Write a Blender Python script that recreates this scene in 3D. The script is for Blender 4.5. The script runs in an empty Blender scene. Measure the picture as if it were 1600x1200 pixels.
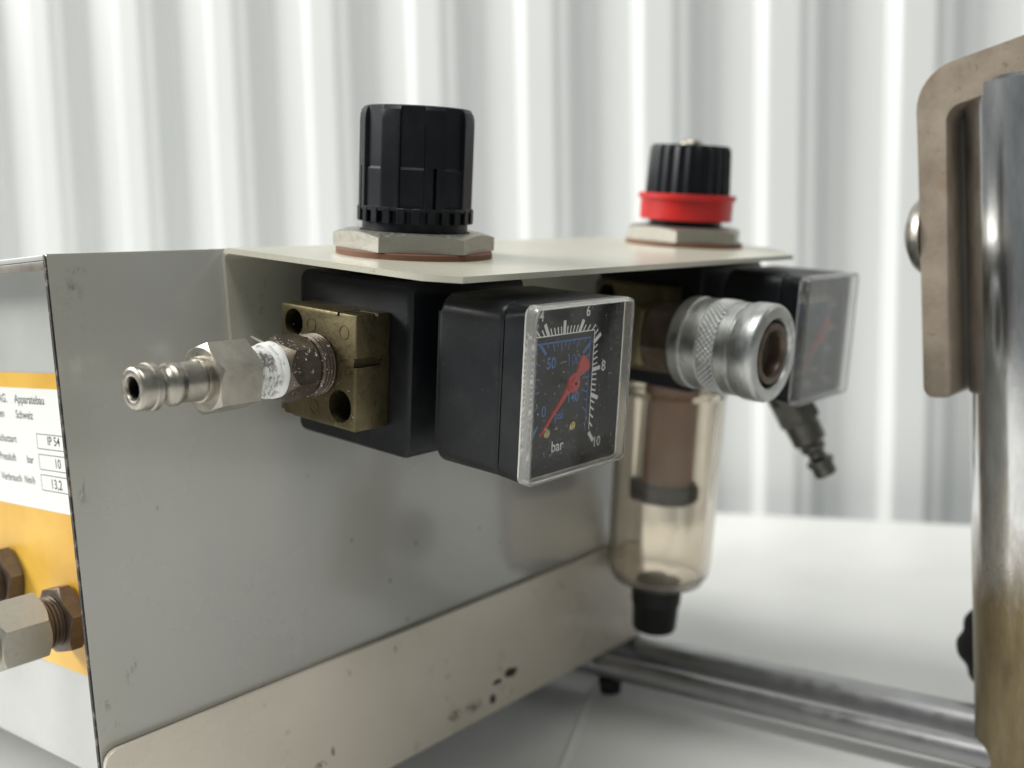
import bpy, bmesh, math, random
from mathutils import Vector, Matrix
R_ = math.radians
random.seed(7)
MM = 0.001                      # everything below is written in millimetres
sc = bpy.context.scene
COL = sc.collection

# ------------------------------------------------------------------ camera
cam = bpy.data.cameras.new('camera')
camo = bpy.data.objects.new('camera', cam); COL.objects.link(camo)
FW = Vector((-0.64649542, 0.75563339, -0.10517533)); RT = Vector((0.7626469, 0.64376906, -0.06269848))
RT = (RT - FW * RT.dot(FW)).normalized(); FW.normalize(); UP = RT.cross(FW)
camo.matrix_world = Matrix(((RT.x, UP.x, -FW.x, 240.183*MM), (RT.y, UP.y, -FW.y, -119.273*MM),
                            (RT.z, UP.z, -FW.z, -10.542*MM), (0, 0, 0, 1)))
cam.sensor_width = 36.0; cam.lens = 1668.76/1600*36
cam.clip_start = 0.01; cam.clip_end = 50
cam.dof.use_dof = True; cam.dof.focus_distance = 0.250; cam.dof.aperture_fstop = 9.6
sc.camera = camo

# ------------------------------------------------------------------ room light
w = bpy.data.worlds.new('World'); sc.world = w; w.use_nodes = True
w.node_tree.nodes['Background'].inputs[0].default_value = (0.93, 1.0, 1.0, 1)
w.node_tree.nodes['Background'].inputs[1].default_value = 0.195

def area(name, loc, target, sx, sy, power, col=(1, 0.992, 0.95)):
    L = bpy.data.lights.new(name, 'AREA'); L.shape = 'RECTANGLE'; L.size = sx; L.size_y = sy
    L.energy = power; L.color = col
    o = bpy.data.objects.new(name, L); COL.objects.link(o); o.location = loc
    o.rotation_euler = (Vector(target) - Vector(loc)).to_track_quat('-Z', 'Y').to_euler()
    return o
area('ceiling_lamp', (-3.0, -2.1, 2.0), (0, 0.3, 0), 2.2, 1.1, 215)
area('ceiling_lamp', (0.35, -0.55, 1.9), (0.15, 0.25, -.1), 1.4, 0.5, 32)
sc.view_settings.view_transform = 'Standard'; sc.view_settings.look = 'None'
sc.view_settings.exposure = 0.0; sc.view_settings.gamma = 1.0
sc.view_settings.use_curve_mapping = False
sc.cycles.use_denoising = True
sc.cycles.max_bounces = 14; sc.cycles.transmission_bounces = 12; sc.cycles.transparent_max_bounces = 16

# ------------------------------------------------------------------ materials
MATS = {}
class NT:
    def __init__(s, name):
        s.m = bpy.data.materials.new(name); s.m.use_nodes = True; s.t = s.m.node_tree
        s.b = s.t.nodes['Principled BSDF']; s.out = s.t.nodes['Material Output']
        s.tc = s.n('ShaderNodeTexCoord'); MATS[name] = s.m
    def n(s, typ, **kw):
        nd = s.t.nodes.new(typ)
        for k, v in kw.items():
            if isinstance(k, str) and hasattr(nd, k): setattr(nd, k, v)
        return nd
    def l(s, a, b): s.t.links.new(a, b)
    def noise(s, scale, detail=4, rough=.55, stretch=None, dist=0.0, vec=None):
        nd = s.n('ShaderNodeTexNoise'); nd.inputs['Scale'].default_value = scale
        nd.inputs['Detail'].default_value = detail; nd.inputs['Roughness'].default_value = rough
        nd.inputs['Distortion'].default_value = dist
        src = vec or s.tc.outputs['Object']
        if stretch:
            mp = s.n('ShaderNodeMapping'); mp.inputs['Scale'].default_value = stretch; s.l(src, mp.inputs[0]); src = mp.outputs[0]
        s.l(src, nd.inputs['Vector']); return nd.outputs[0]
    def ramp(s, fac, a, b, ca=(0, 0, 0, 1), cb=(1, 1, 1, 1), interp='LINEAR'):
        r = s.n('ShaderNodeValToRGB'); r.color_ramp.interpolation = interp
        r.color_ramp.elements[0].position = a; r.color_ramp.elements[1].position = b
        r.color_ramp.elements[0].color = ca; r.color_ramp.elements[1].color = cb
        s.l(fac, r.inputs[0]); return r.outputs[0]
    def mix(s, fac, a, b, blend='MIX'):
        m = s.n('ShaderNodeMix'); m.data_type = 'RGBA'; m.blend_type = blend
        for sock, v in ((m.inputs[0], fac), (m.inputs[6], a), (m.inputs[7], b)):
            if hasattr(v, 'is_linked') or hasattr(v, 'links'): s.l(v, sock)
            elif isinstance(v, (int, float)): sock.default_value = v
            else: sock.default_value = (*v, 1) if len(v) == 3 else v
        return m.outputs[2]
    def math(s, op, a, b=0.0):
        m = s.n('ShaderNodeMath'); m.operation = op
        for sock, v in ((m.inputs[0], a), (m.inputs[1], b)):
            if isinstance(v, (int, float)): sock.default_value = v
            else: s.l(v, sock)
        return m.outputs[0]
    def bump(s, h, dist, strength=1.0):
        b = s.n('ShaderNodeBump'); b.inputs['Strength'].default_value = strength; b.inputs['Distance'].default_value = dist
        s.l(h, b.inputs['Height']); s.l(b.outputs[0], s.b.inputs['Normal'])
    def set(s, **kw):
        for k, v in kw.items():
            k = {'col': 'Base Color', 'rough': 'Roughness', 'metal': 'Metallic', 'spec': 'Specular IOR Level', 'trans': 'Transmission Weight', 'ior': 'IOR', 'coat': 'Coat Weight'}[k]
            i = s.b.inputs[k]
            if isinstance(v, (int, float)): i.default_value = v
            elif isinstance(v, tuple): i.default_value = (*v, 1) if len(v) == 3 else v
            else: s.l(v, i)
        return s
    def spots(s, pts, noise, amp=.35, lo=.75, hi=1.0):
        """mask of small marks at points (x,y,z,rx,ry,rz) in mm in the object's own coordinates"""
        acc = None
        sep = s.n('ShaderNodeSeparateXYZ'); s.l(s.tc.outputs['Object'], sep.inputs[0])
        for (y, z, ry, rz) in pts:
            dy = s.math('DIVIDE', s.math('SUBTRACT', sep.outputs[1], y*MM), ry*MM)
            dz = s.math('DIVIDE', s.math('SUBTRACT', sep.outputs[2], z*MM), rz*MM)
            d = s.math('SQRT', s.math('ADD', s.math('MULTIPLY', dy, dy), s.math('MULTIPLY', dz, dz)))
            acc = d if acc is None else s.math('MINIMUM', acc, d)
        f = s.math('ADD', acc, s.math('MULTIPLY', s.math('SUBTRACT', noise, .5), amp*6))
        mr = s.n('ShaderNodeMapRange'); mr.interpolation_type = 'SMOOTHSTEP'; s.l(f, mr.inputs[0])
        mr.inputs[1].default_value = hi; mr.inputs[2].default_value = lo; return mr.outputs[0]

def plastic(name, col, rough=.42, grain=1500, gd=.00006, dust=.0, spec=.5):
    m = NT(name); n1 = m.noise(60, 5); n2 = m.noise(grain, 2)
    c = m.mix(m.ramp(n1, .35, .7), tuple(v*.82 for v in col), tuple(v*1.15 for v in col))
    if dust:
        sp = m.ramp(m.noise(900, 3, .7), .70, .78); c = m.mix(m.math('MULTIPLY', sp, dust), c, (.42, .40, .36))
        ws = m.ramp(m.noise(45, 6, .7), .5, .8); c = m.mix(m.math('MULTIPLY', ws, dust*.30), c, (.25, .24, .22))
    m.set(col=c, rough=m.ramp(n1, .3, .75, (rough*.85,)*3+(1,), (min(1, rough*1.25),)*3+(1,)))
    m.set(spec=spec); m.bump(n2, gd, .5); return m.m
def metal(name, col, rough=.32, wear=.15, bump=.00004, stretch=None, dirt=None, bscale=500):
    m = NT(name); n1 = m.noise(130, 6, .65, stretch); n2 = m.noise(bscale, 4, .6, stretch)
    c = m.mix(m.ramp(n1, .3, .72), tuple(v*(1-wear) for v in col), tuple(min(1, v*(1+wear*.6)) for v in col))
    if dirt:
        d = m.ramp(m.noise(220, 5, .7), .56, .70); c = m.mix(m.math('MULTIPLY', d, dirt[1]), c, dirt[0])
    m.set(col=c, metal=1.0, rough=m.ramp(n2, .3, .75, (rough*.75,)*3+(1,), (min(1, rough*1.35),)*3+(1,)))
    m.bump(n2, bump, .6); return m.m

plastic('black_plastic', (.008, .0092, .0118), .36, dust=.26, spec=.30)
plastic('black_plastic_far', (.008, .009, .0115), .40, dust=.1, spec=.3)
plastic('knob_plastic', (.005, .0062, .0095), .38, grain=900, dust=.24, spec=.26)
plastic('red_plastic', (.56, .016, .014), .38)
plastic('needle_red', (.62, .022, .02), .35, grain=300, gd=.00001)
plastic('rubber', (.012, .012, .012), .6)
metal('nickel', (.40, .375, .325), .36, .20, dirt=((.20, .175, .135), .4))
metal('nickel_nut', (.41, .395, .35), .48, .06, bscale=900, dirt=((.30, .27, .22), .45))
metal('zinc', (.55, .56, .55), .40, .25, stretch=(3, .6, .6), dirt=((.30, .29, .27), .6))
metal('brass_old', (.165, .138, .078), .52, .25, bump=.00008, bscale=1100, dirt=((.08, .065, .04), .5))
metal('brass_pin', (.55, .43, .20), .35)
metal('dark_bore', (.05, .045, .038), .5)
metal('chrome', (.42, .425, .435), .46, .12, dirt=((.34, .33, .32), .5), bscale=260)
metal('steel_dull', (.42, .40, .36), .35, .25)
metal('bronze_far', (.18, .175, .16), .45, .3)
plastic('seal_brown', (.085, .055, .038), .5)
plastic('filter_brown', (.46, .235, .10), .7, grain=700, gd=.0002)
plastic('drain_pale', (.55, .51, .43), .35)
plastic('fibre_washer', (.17, .075, .04), .62, grain=700)

# oxidised fitting with flecks of thread tape
m = NT('oxide_flecked'); n = m.noise(150, 6, .7); f = m.ramp(m.noise(520, 4, .7), .60, .64)
f2 = m.ramp(m.noise(110, 2), .42, .6); f = m.math('MULTIPLY', f, f2)
c = m.mix(m.ramp(n, .35, .7), (.085, .070, .057), (.21, .175, .135)); c = m.mix(f, c, (.72, .71, .66))
m.set(col=c, metal=m.math('MULTIPLY', m.math('SUBTRACT', 1.0, f), .75), rough=.45); m.bump(m.noise(420, 5), .00012, .7)
m = NT('brown_nut'); n = m.noise(150, 6, .7)
m.set(col=m.mix(m.ramp(n, .35, .7), (.085, .065, .05), (.17, .13, .10)), metal=.7, rough=.42); m.bump(m.noise(420, 5), .00006, .6)
# thread tape
m = NT('thread_tape'); n = m.noise(300, 5, .7); 
m.set(col=m.mix(m.ramp(n, .30, .42), (.22, .21, .20), (.84, .84, .82)), rough=.55); m.bump(m.noise(600, 4), .0002, .8)
m = NT('tape_thread'); n = m.noise(330, 5, .7, (1, .5, 1))
m.set(col=m.mix(m.ramp(n, .40, .52), (.20, .19, .175), (.78, .78, .76)), rough=.5); m.bump(m.noise(600, 4), .0002, .8)
plastic('white_fleck', (.75, .74, .70), .6)

# painted sheet metal (grey side of the cabinet): scuffs, specks, browned corner
m = NT('grey_paint'); n1 = m.noise(26, 5, .5); n2 = m.noise(320, 3)
c = m.mix(n1, (.395, .390, .358), (.425, .420, .388))
warm = m.spots([(3, -6, 15, 24), (2, -52, 7, 30), (4, -108, 10, 24)], n1, .03, .0, 1.7)
c = m.mix(m.math('MULTIPLY', warm, .38), c, (.31, .285, .215))
scuff = m.noise(330, 7, .8, (1, 1.3, .5), .8)
sc_m = m.math('MULTIPLY', m.spots([(10.4, -103.6, 1.6, 3.6), (12.0, -101, .8, 3), (4.2, -114.3, 2.6, 1.6), (7.5, -4.0, 3, 1.3), (3.0, -56, 2.0, 5), (5, -9, 4, 4), (3.5, -108, 2.5, 3)], scuff, .30, .2, 1.2), m.ramp(scuff, .50, .58))
c = m.mix(m.math('MULTIPLY', sc_m, .75), c, (.085, .075, .06))
sp = m.ramp(m.noise(165, 1, .4), .775, .81); c = m.mix(m.math('MULTIPLY', sp, .22), c, (.12, .112, .098))
sm = m.noise(35, 6, .65, (1, 1, .22), .5); c = m.mix(m.math('MULTIPLY', sm, .28), c, (.27, .26, .23))
sp2 = m.spots([(110, -94, .9, .8), (98, -103, .8, .9), (140, -96, .8, .7), (84, -87, .7, .6), (150, -103, .7, .7), (104, -117, .7, 1.1), (175, -72, 1, 1), (22, -64, .4, .8), (33, -36, .6, .4)], n2, .12)
c = m.mix(m.math('MULTIPLY', sp2, .45), c, (.12, .115, .10))
m.set(col=c, rough=m.math('ADD', .20, m.math('MULTIPLY', n1, .12)), spec=.6, coat=1.0); m.b.inputs['Coat Roughness'].default_value = .12; m.b.inputs['Coat IOR'].default_value = 1.65
m.bump(m.noise(700, 2), .00003, .3)
# same paint, plain (front sheet, lid)
m = NT('grey_paint_plain'); n1 = m.noise(40, 5)
m.set(col=m.mix(m.ramp(n1, .3, .7), (.43, .44, .43), (.50, .51, .50)), rough=.36); m.bump(m.noise(700, 2), .00003, .3)
# beige trim plate with chipped paint
m = NT('beige_paint'); n1 = m.noise(30, 6, .6); n2 = m.noise(300, 5, .7)
c = m.mix(m.ramp(n1, .3, .7), (.62, .56, .47), (.68, .62, .525))
ch = m.spots([(149, -149, 4.2, 1.6), (142, -150, 3.0, 1.0), (138.4, -155.2, 2.0, 2.0)], n2, .30)
c = m.mix(ch, c, (.018, .015, .013))
st = m.math('MULTIPLY', m.spots([(129, -154, 5.5, 2.6), (120, -154, 4, 2.2), (64, -149, 3, 2.5), (69, -146, 1, 2), (97, -124, 2, 2)], n2, .38), m.ramp(n2, .46, .55))
c = m.mix(m.math('MULTIPLY', st, .8), c, (.14, .10, .065))
sp = m.ramp(m.noise(140, 2, .5), .70, .76); c = m.mix(m.math('MULTIPLY', sp, .4), c, (.2, .165, .125))
m.set(col=c, rough=m.ramp(n1, .3, .7, (.24,)*3+(1,), (.34,)*3+(1,))); m.bump(m.noise(500, 3), .00003, .3)
# cream bracket
m = NT('cream_paint'); n1 = m.noise(35, 6, .65); n2 = m.noise(420, 5, .7)
c = m.mix(m.ramp(n1, .3, .7), (.44, .425, .35), (.50, .485, .41))
c = m.mix(m.math('MULTIPLY', m.ramp(n2, .60, .72), .5), c, (.22, .17, .10))
m.set(col=c, rough=.30); m.bump(m.noise(500, 3), .00003, .3)
# raw, chipped sheet edge
m = NT('cut_edge'); n1 = m.noise(190, 6, .75)
m.set(col=m.mix(m.ramp(n1, .50, .60), (.035, .030, .028), (.24, .21, .17)), rough=.55, metal=.2); m.bump(n1, .0002, .8)
m = NT('lip_paint'); n1 = m.noise(120, 5, .7)
m.set(col=m.mix(m.ramp(n1, .4, .65), (.16, .14, .12), (.26, .24, .21)), rough=.45)
# clamp strap: worn edge
m = NT('strap_paint'); n1 = m.noise(70, 7, .7); n2 = m.noise(30, 4)
c = m.mix(m.ramp(n1, .30, .70), (.17, .135, .10), (.30, .25, .195)); c = m.mix(m.ramp(n2, .60, .70), c, (.20, .145, .10)); c = m.mix(m.ramp(m.noise(400, 4, .7), .62, .68), c, (.16, .13, .10))
m.set(col=c, rough=.42); m.bump(n1, .0003, .5)
# chrome post, ochre reflection painted into the colour of the lower part
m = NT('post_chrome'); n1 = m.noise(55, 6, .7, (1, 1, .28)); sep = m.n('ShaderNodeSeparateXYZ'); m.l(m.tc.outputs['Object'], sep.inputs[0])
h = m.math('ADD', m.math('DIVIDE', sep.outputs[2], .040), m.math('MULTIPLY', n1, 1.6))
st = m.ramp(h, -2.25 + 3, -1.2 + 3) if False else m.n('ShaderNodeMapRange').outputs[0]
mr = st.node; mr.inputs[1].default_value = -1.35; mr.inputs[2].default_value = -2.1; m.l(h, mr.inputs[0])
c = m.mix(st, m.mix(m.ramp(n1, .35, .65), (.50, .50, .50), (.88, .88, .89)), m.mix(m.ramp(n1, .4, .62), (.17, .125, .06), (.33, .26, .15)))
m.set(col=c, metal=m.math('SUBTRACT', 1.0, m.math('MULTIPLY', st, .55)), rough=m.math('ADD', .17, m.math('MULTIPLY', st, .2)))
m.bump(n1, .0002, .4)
# print
for nm, col in (('print_white', (.88, .89, .89)), ('print_blue', (.06, .17, .46)), ('print_grey', (.045, .05, .055)), ('label_white', (.78, .79, .78))):
    m = NT(nm); m.set(col=col, rough=.5)
m = NT('label_yellow'); n1 = m.noise(30, 4)
m.set(col=m.mix(m.ramp(n1, .4, .62), (.66, .36, .035), (.78, .47, .07)), rough=.40)
m = NT('print_line'); m.set(col=(.10, .105, .11), rough=.5)
# dusty black dial
m = NT('dial_black'); sp = m.ramp(m.noise(2300, 2, .6), .66, .74); sp2 = m.ramp(m.noise(900, 1, .5), .755, .78)
c = m.mix(m.math('MULTIPLY', sp, .5), (.006, .0065, .008), (.30, .30, .29)); c = m.mix(sp2, c, (.5, .5, .48))
m.set(col=c, rough=.55)
# clear covers
m = NT('clear_acrylic'); m.set(col=(.97, .97, .95), rough=.03, trans=1.0, ior=1.24)
sp = m.ramp(m.noise(1100, 3, .6), .65, .72); hz = m.ramp(m.noise(60, 5, .7), .45, .8)
scr = m.ramp(m.noise(420, 5, .8, (1, .12, 1.0), 1.5), .665, .69)
sp = m.math('MAXIMUM', sp, m.math('MULTIPLY', scr, .7)); sp = m.math('ADD', m.math('MULTIPLY', sp, .8), m.math('MULTIPLY', hz, .02))
m.set(rough=m.math('ADD', .01, m.math('MULTIPLY', sp, .20)), trans=m.math('SUBTRACT', 1.0, m.math('MULTIPLY', sp, .38)))
m = NT('acrylic_edge'); g = m.noise(500, 4, .7)
m.set(col=(.95, .94, .90), rough=m.math('ADD', .05, m.math('MULTIPLY', g, .22)), trans=.86, ior=1.49)
m = NT('cloudy_acrylic'); g = m.noise(160, 5, .7)
m.set(col=(.90, .90, .89), rough=m.math('ADD', .06, m.math('MULTIPLY', g, .20)), trans=.955, ior=1.4)
m = NT('amber_bowl'); g = m.noise(60, 4, .6, (1, 1, .2))
m.set(col=(.855, .80, .715), rough=m.math('ADD', .03, m.math('MULTIPLY', g, .12)), trans=.965, ior=1.46)
# background
m = NT('white_cladding'); n1 = m.noise(5, 3)
m.set(col=m.mix(n1, (.68, .695, .69), (.72, .735, .73)), rough=.33, spec=.5)
m = NT('white_table'); n1 = m.noise(12, 5); 
m.set(col=m.mix(m.ramp(n1, .3, .75), (.71, .71, .695), (.82, .82, .81)), rough=.42); m.bump(m.noise(250, 3), .0001, .3)

# ------------------------------------------------------------------ helpers
DL = R_(8.177)                        # the bracket's shelf sags by this much
REG = Matrix.Rotation(DL, 3, 'Y')
BASE = {}
def mkname(name): return name
def thing(name, label, cat, base, frame='cab', group=None, kind=None):
    o = bpy.data.objects.new(name, None); COL.objects.link(o); o.empty_display_size = .01
    b = Vector(base); BASE[o] = b
    o.location = (REG @ b if frame == 'reg' else b) * MM
    if frame == 'reg': o.rotation_euler = (0, DL, 0)
    o['label'] = label; o['category'] = cat
    if group: o['group'] = group
    if kind: o['kind'] = kind
    return o
def finish(me, sharp=35):
    bm = bmesh.new(); bm.from_mesh(me)
    for f in bm.faces: f.smooth = True
    for e in bm.edges:
        e.smooth = not (len(e.link_faces) != 2 or e.calc_face_angle(0) > R_(sharp))
    bm.to_mesh(me); bm.free()
def part(name, bm, mat, parent, pivot=None, sharp=35, label=None, keep_origin=False):
    """bm is in the frame of the thing (mm). Its origin is set on the thing's base (or pivot)."""
    root = parent
    while root.parent: root = root.parent
    b = BASE[root]
    ofs = Vector(pivot) if pivot is not None else b
    bmesh.ops.recalc_face_normals(bm, faces=bm.faces[:])
    for v in bm.verts: v.co = (v.co - ofs) * MM
    me = bpy.data.meshes.new(name); bm.to_mesh(me); bm.free(); finish(me, sharp)
    me.materials.append(MATS[mat])
    o = bpy.data.objects.new(name, me); COL.objects.link(o); o.parent = parent
    ppiv = BASE.get(parent, b)
    o.location = (ofs - ppiv) * MM; BASE[o] = ofs
    if label: o['label'] = label
    return o
def box(x0, x1, y0, y1, z0, z1, bev=0.0, seg=2, bm=None):
    b = bmesh.new()
    v = [b.verts.new((x, y, z)) for x in (x0, x1) for y in (y0, y1) for z in (z0, z1)]
    for f in ((0, 1, 3, 2), (4, 6, 7, 5), (0, 4, 5, 1), (2, 3, 7, 6), (0, 2, 6, 4), (1, 5, 7, 3)): b.faces.new([v[i] for i in f])
    if bev: bmesh.ops.bevel(b, geom=b.edges[:], offset=bev, segments=seg, affect='EDGES', profile=.5)
    if bm is None: return b
    merge(bm, b); return bm
def merge(dst, src, M=None):
    me = bpy.data.meshes.new('tmp')
    if M is not None: src.transform(M)
    src.to_mesh(me); src.free(); dst.from_mesh(me); bpy.data.meshes.remove(me)
def basis(axis):
    a = Vector(axis).normalized(); t = Vector((0, 0, 1)) if abs(a.z) < .9 else Vector((1, 0, 0))
    u = t.cross(a).normalized(); v = a.cross(u); return a, u, v
def lathe(o, axis, prof, n=48, bm=None, cap0=True, cap1=True, rf=None, phase=0.0):
    """prof: list of (distance along axis, radius); rf(i, theta, r) may vary the radius round the axis"""
    bm = bm or bmesh.new(); a, u, v = basis(axis); o = Vector(o); rings = []
    for i, (h, r) in enumerate(prof):
        ring = []
        for k in range(n):
            th = 2*math.pi*k/n + phase; rr = rf(i, th, r) if rf else r
            ring.append(bm.verts.new(o + a*h + (u*math.cos(th) + v*math.sin(th))*rr))
        rings.append(ring)
    for i in range(len(rings)-1):
        for k in range(n):
            k2 = (k+1) % n
            bm.faces.new((rings[i][k], rings[i][k2], rings[i+1][k2], rings[i+1][k]))
    if cap0: bm.faces.new(rings[0])
    if cap1: bm.faces.new(rings[-1])
    return bm
def hexr(R, phase, n=96):
    """radius function of a hexagon with circumscribed radius R"""
    def f(th):
        a = ((th - phase + math.pi/6) % (math.pi/3)) - math.pi/6
        return R*math.cos(math.pi/6)/math.cos(abs(a) - math.pi/6) if False else R*math.cos(math.pi/6)/math.cos(((th-phase) % (math.pi/3)) - math.pi/6)
    return f
def hexnut(o, axis, h0, h1, R, phase=0.0, ch=.8, hole=None, n=96, chamfer=(True, True)):
    n = 96 if n < 192 else 192
    """hexagon prism whose corners are turned off by a cone, as on a real nut"""
    fx = hexr(R, phase); fl = R*math.cos(math.pi/6); r0 = fl*.97
    c0, c1 = chamfer; a, u, v = basis(axis); o = Vector(o); bm = bmesh.new(); rows = []
    def row(hf, rf):
        rr = []
        for k in range(n):
            th = 2*math.pi*k/n + phase; r = rf(th)
            rr.append(bm.verts.new(o + a*hf(r) + (u*math.cos(th) + v*math.sin(th))*r))
        rows.append(rr)
    rin = hole if hole else None
    drop = lambda r: ch*(r-r0)/(R-r0)
    if rin: row(lambda r: h0, lambda th: rin)
    if c0: row(lambda r: h0, lambda th: r0)
    row((lambda r: h0 + drop(r)) if c0 else (lambda r: h0), fx)
    row((lambda r: h1 - drop(r)) if c1 else (lambda r: h1), fx)
    if c1: row(lambda r: h1, lambda th: r0)
    if rin: row(lambda r: h1, lambda th: rin)
    m_ = len(rows)
    for i in range(m_ if rin else m_-1):
        A, B = rows[i], rows[(i+1) % m_]
        for k in range(n): bm.faces.new((A[k], A[(k+1) % n], B[(k+1) % n], B[k]))
    if not rin: bm.faces.new(rows[0]); bm.faces.new(rows[-1])
    return bm
def thread_prof(h0, h1, r, pitch=1.0, depth=.45):
    out = [(h0, r-depth)]; h = h0
    while h + pitch <= h1 + 1e-6:
        out += [(h+pitch*.15, r-depth), (h+pitch*.42, r), (h+pitch*.58, r), (h+pitch*.85, r-depth)]; h += pitch
    out.append((h1, r-depth)); return out
def prism(poly, ext0, ext1, plane='xz', bev=0.0, seg=2):
    """poly in plane 'xz' extruded in y, 'yz' in x, 'xy' in z"""
    bm = bmesh.new()
    def P(a, b, e): return {'xz': (a, e, b), 'yz': (e, a, b), 'xy': (a, b, e)}[plane]
    A = [bm.verts.new(P(a, b, ext0)) for a, b in poly]; B = [bm.verts.new(P(a, b, ext1)) for a, b in poly]
    n = len(poly)
    for i in range(n): bm.faces.new((A[i], A[(i+1) % n], B[(i+1) % n], B[i]))
    f0 = bm.faces.new(A); f1 = bm.faces.new(B)
    if bev:
        ed = list({e for f in (f0, f1) for e in f.edges})
        bmesh.ops.bevel(bm, geom=ed, offset=bev, segments=seg, affect='EDGES', profile=.5)
    return bm
def rrect(a0, a1, b0, b1, r, seg=6):
    pts = []
    for (ca, cb, s) in ((a1-r, b1-r, 0), (a0+r, b1-r, 90), (a0+r, b0+r, 180), (a1-r, b0+r, 270)):
        for i in range(seg+1):
            t = R_(s + 90*i/seg); pts.append((ca + r*math.cos(t), cb + r*math.sin(t)))
    return pts
def text(body, size, origin, ax_r, ax_u, xs=1.0, align='LEFT', bold=0.0):
    """flat lettering as a mesh, size in mm of cap height"""
    cu = bpy.data.curves.new('t', 'FONT'); cu.body = body; cu.size = size/.70; cu.align_x = align; cu.fill_mode = 'FRONT'
    cu.offset = bold; cu.resolution_u = 4
    ob = bpy.data.objects.new('t', cu); COL.objects.link(ob)
    dg = bpy.context.evaluated_depsgraph_get(); me = bpy.data.meshes.new_from_object(ob.evaluated_get(dg))
    bpy.data.objects.remove(ob); bpy.data.curves.remove(cu)
    bm = bmesh.new(); bm.from_mesh(me); bpy.data.meshes.remove(me)
    o, r, u = Vector(origin), Vector(ax_r), Vector(ax_u)
    for v in bm.verts: v.co = o + r*(v.co.x*xs) + u*v.co.y
    return bm
def boolean(bm, cutters):
    """subtract each cutter bmesh from bm"""
    def mk(b):
        bmesh.ops.recalc_face_normals(b, faces=b.faces[:])
        me = bpy.data.meshes.new('b'); b.to_mesh(me); b.free(); ob = bpy.data.objects.new('b', me); COL.objects.link(ob); return ob
    base = mk(bm); cs = []
    for c in cutters:
        ob = mk(c); cs.append(ob); md = base.modifiers.new('x', 'BOOLEAN'); md.operation = 'DIFFERENCE'; md.object = ob; md.solver = 'EXACT'
    dg = bpy.context.evaluated_depsgraph_get(); me = bpy.data.meshes.new_from_object(base.evaluated_get(dg))
    out = bmesh.new(); out.from_mesh(me)
    for ob in [base] + cs: bpy.data.objects.remove(ob)
    return out

# ------------------------------------------------------------------ the setting
WQ = Vector((17.461, 593.084, 0)); WT = Vector((math.cos(R_(24)), math.sin(R_(24)), 0)); WN = Vector((-WT.y, WT.x, 0))
PER, S0 = 81.26, -695.0
wall = thing('corrugated_wall', 'white corrugated metal wall behind the machine', 'wall', (17.461, 593.084, -600), kind='structure')
def cladding(s_start, s_end, proud):
    prof = [(-5.0, 2.2), (-3.4, 3.0), (2.6, 14.2), (4.2, 15.0), (25, 15.4), (27.5, 13.2), (33.5, 12.8), (36, 12.0), (42.5, -1.0), (45.5, -1.6), (60, .3), (72, 1.8)]
    pts = []; k = math.floor((s_start-S0)/PER) - 1
    while S0 + k*PER < s_end + PER:
        for s, d in prof: pts.append((S0 + k*PER + s, d))
        k += 1
    def at(s):
        for (a, da), (b, db) in zip(pts, pts[1:]):
            if a <= s <= b: return da + (db-da)*(s-a)/(b-a)
        return 0
    fine = []; s = s_start
    while s <= s_end: fine.append((s, .86*sum(at(s+q) for q in (-1.5, -.7, 0, .7, 1.5))/5)); s += 1.2
    bm = bmesh.new(); rows = []
    for th in (0, 1.0):
        for z in (-600, 1000):
            rows.append([bm.verts.new(WQ + WT*(s + z*.045) - WN*(d + proud - th) + Vector((0, 0, z))) for s, d in fine])
    for k in range(len(fine)-1):
        bm.faces.new((rows[0][k], rows[0][k+1], rows[1][k+1], rows[1][k])); bm.faces.new((rows[2][k], rows[3][k], rows[3][k+1], rows[2][k+1]))
    for k in (0, len(fine)-1): bm.faces.new((rows[0][k], rows[1][k], rows[3][k], rows[2][k]))
    return bm
for i, k0 in enumerate((-10, -4, 2, 8, 14)):
    a = S0 + k0*PER + 17.5
    part('wall_panel', cladding(a, a + 6*PER + 8, 1.4 if i % 2 == 0 else 0.0), 'white_cladding', wall, sharp=60)

tb = bmesh.new()
e0, e1 = Vector((-105.0, 480.3)), Vector((50.5, 517.1)); ed = (e1-e0).normalized(); en = Vector((ed.y, -ed.x))
c0 = e0 - ed*900; c1 = e1 + ed*450
poly = [tuple(c0), tuple(c0+en*1100), tuple(c1+en*1100), tuple(c1)]
tbl = thing('table_top', 'white table top under the machine', 'table', (0, 200, -195), kind='structure')
part('table_board', prism(poly, -194.3, -174.3, 'xy', 3, 3), 'white_table', tbl)
ca, cb = Vector((-12, 220, -174.3)), Vector((70, 58.5, -174.3)); cd = (cb-ca).normalized(); cn = Vector((-cd.y, cd.x, 0))
cr = bmesh.new(); prof = [(-1.8, 0.004), (-.8, .8), (0, 1.2), (.8, .8), (1.8, .004)]
ra = [cr.verts.new(ca - cd*20 + cn*s + Vector((0, 0, h))) for s, h in prof]; rb = [cr.verts.new(cb + cd*60 + cn*s + Vector((0, 0, h))) for s, h in prof]
for k in range(4): cr.faces.new((ra[k], ra[k+1], rb[k+1], rb[k]))
cr.faces.new(ra); cr.faces.new(rb); cr.faces.new((ra[0], ra[-1], rb[-1], rb[0]))
part('table_seam', cr, 'white_table', tbl)

# ------------------------------------------------------------------ cabinet
cab = thing('machine_cabinet', 'grey painted sheet metal cabinet with yellow and white name plate', 'cabinet', (-60, 110, -134))
Y1 = 236
wl = part('side_wall', prism(rrect(0.45, Y1, -161, 0, .6, 3), -.9, 0, 'yz', .2), 'grey_paint', cab, pivot=(0, 0, 0))
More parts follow.
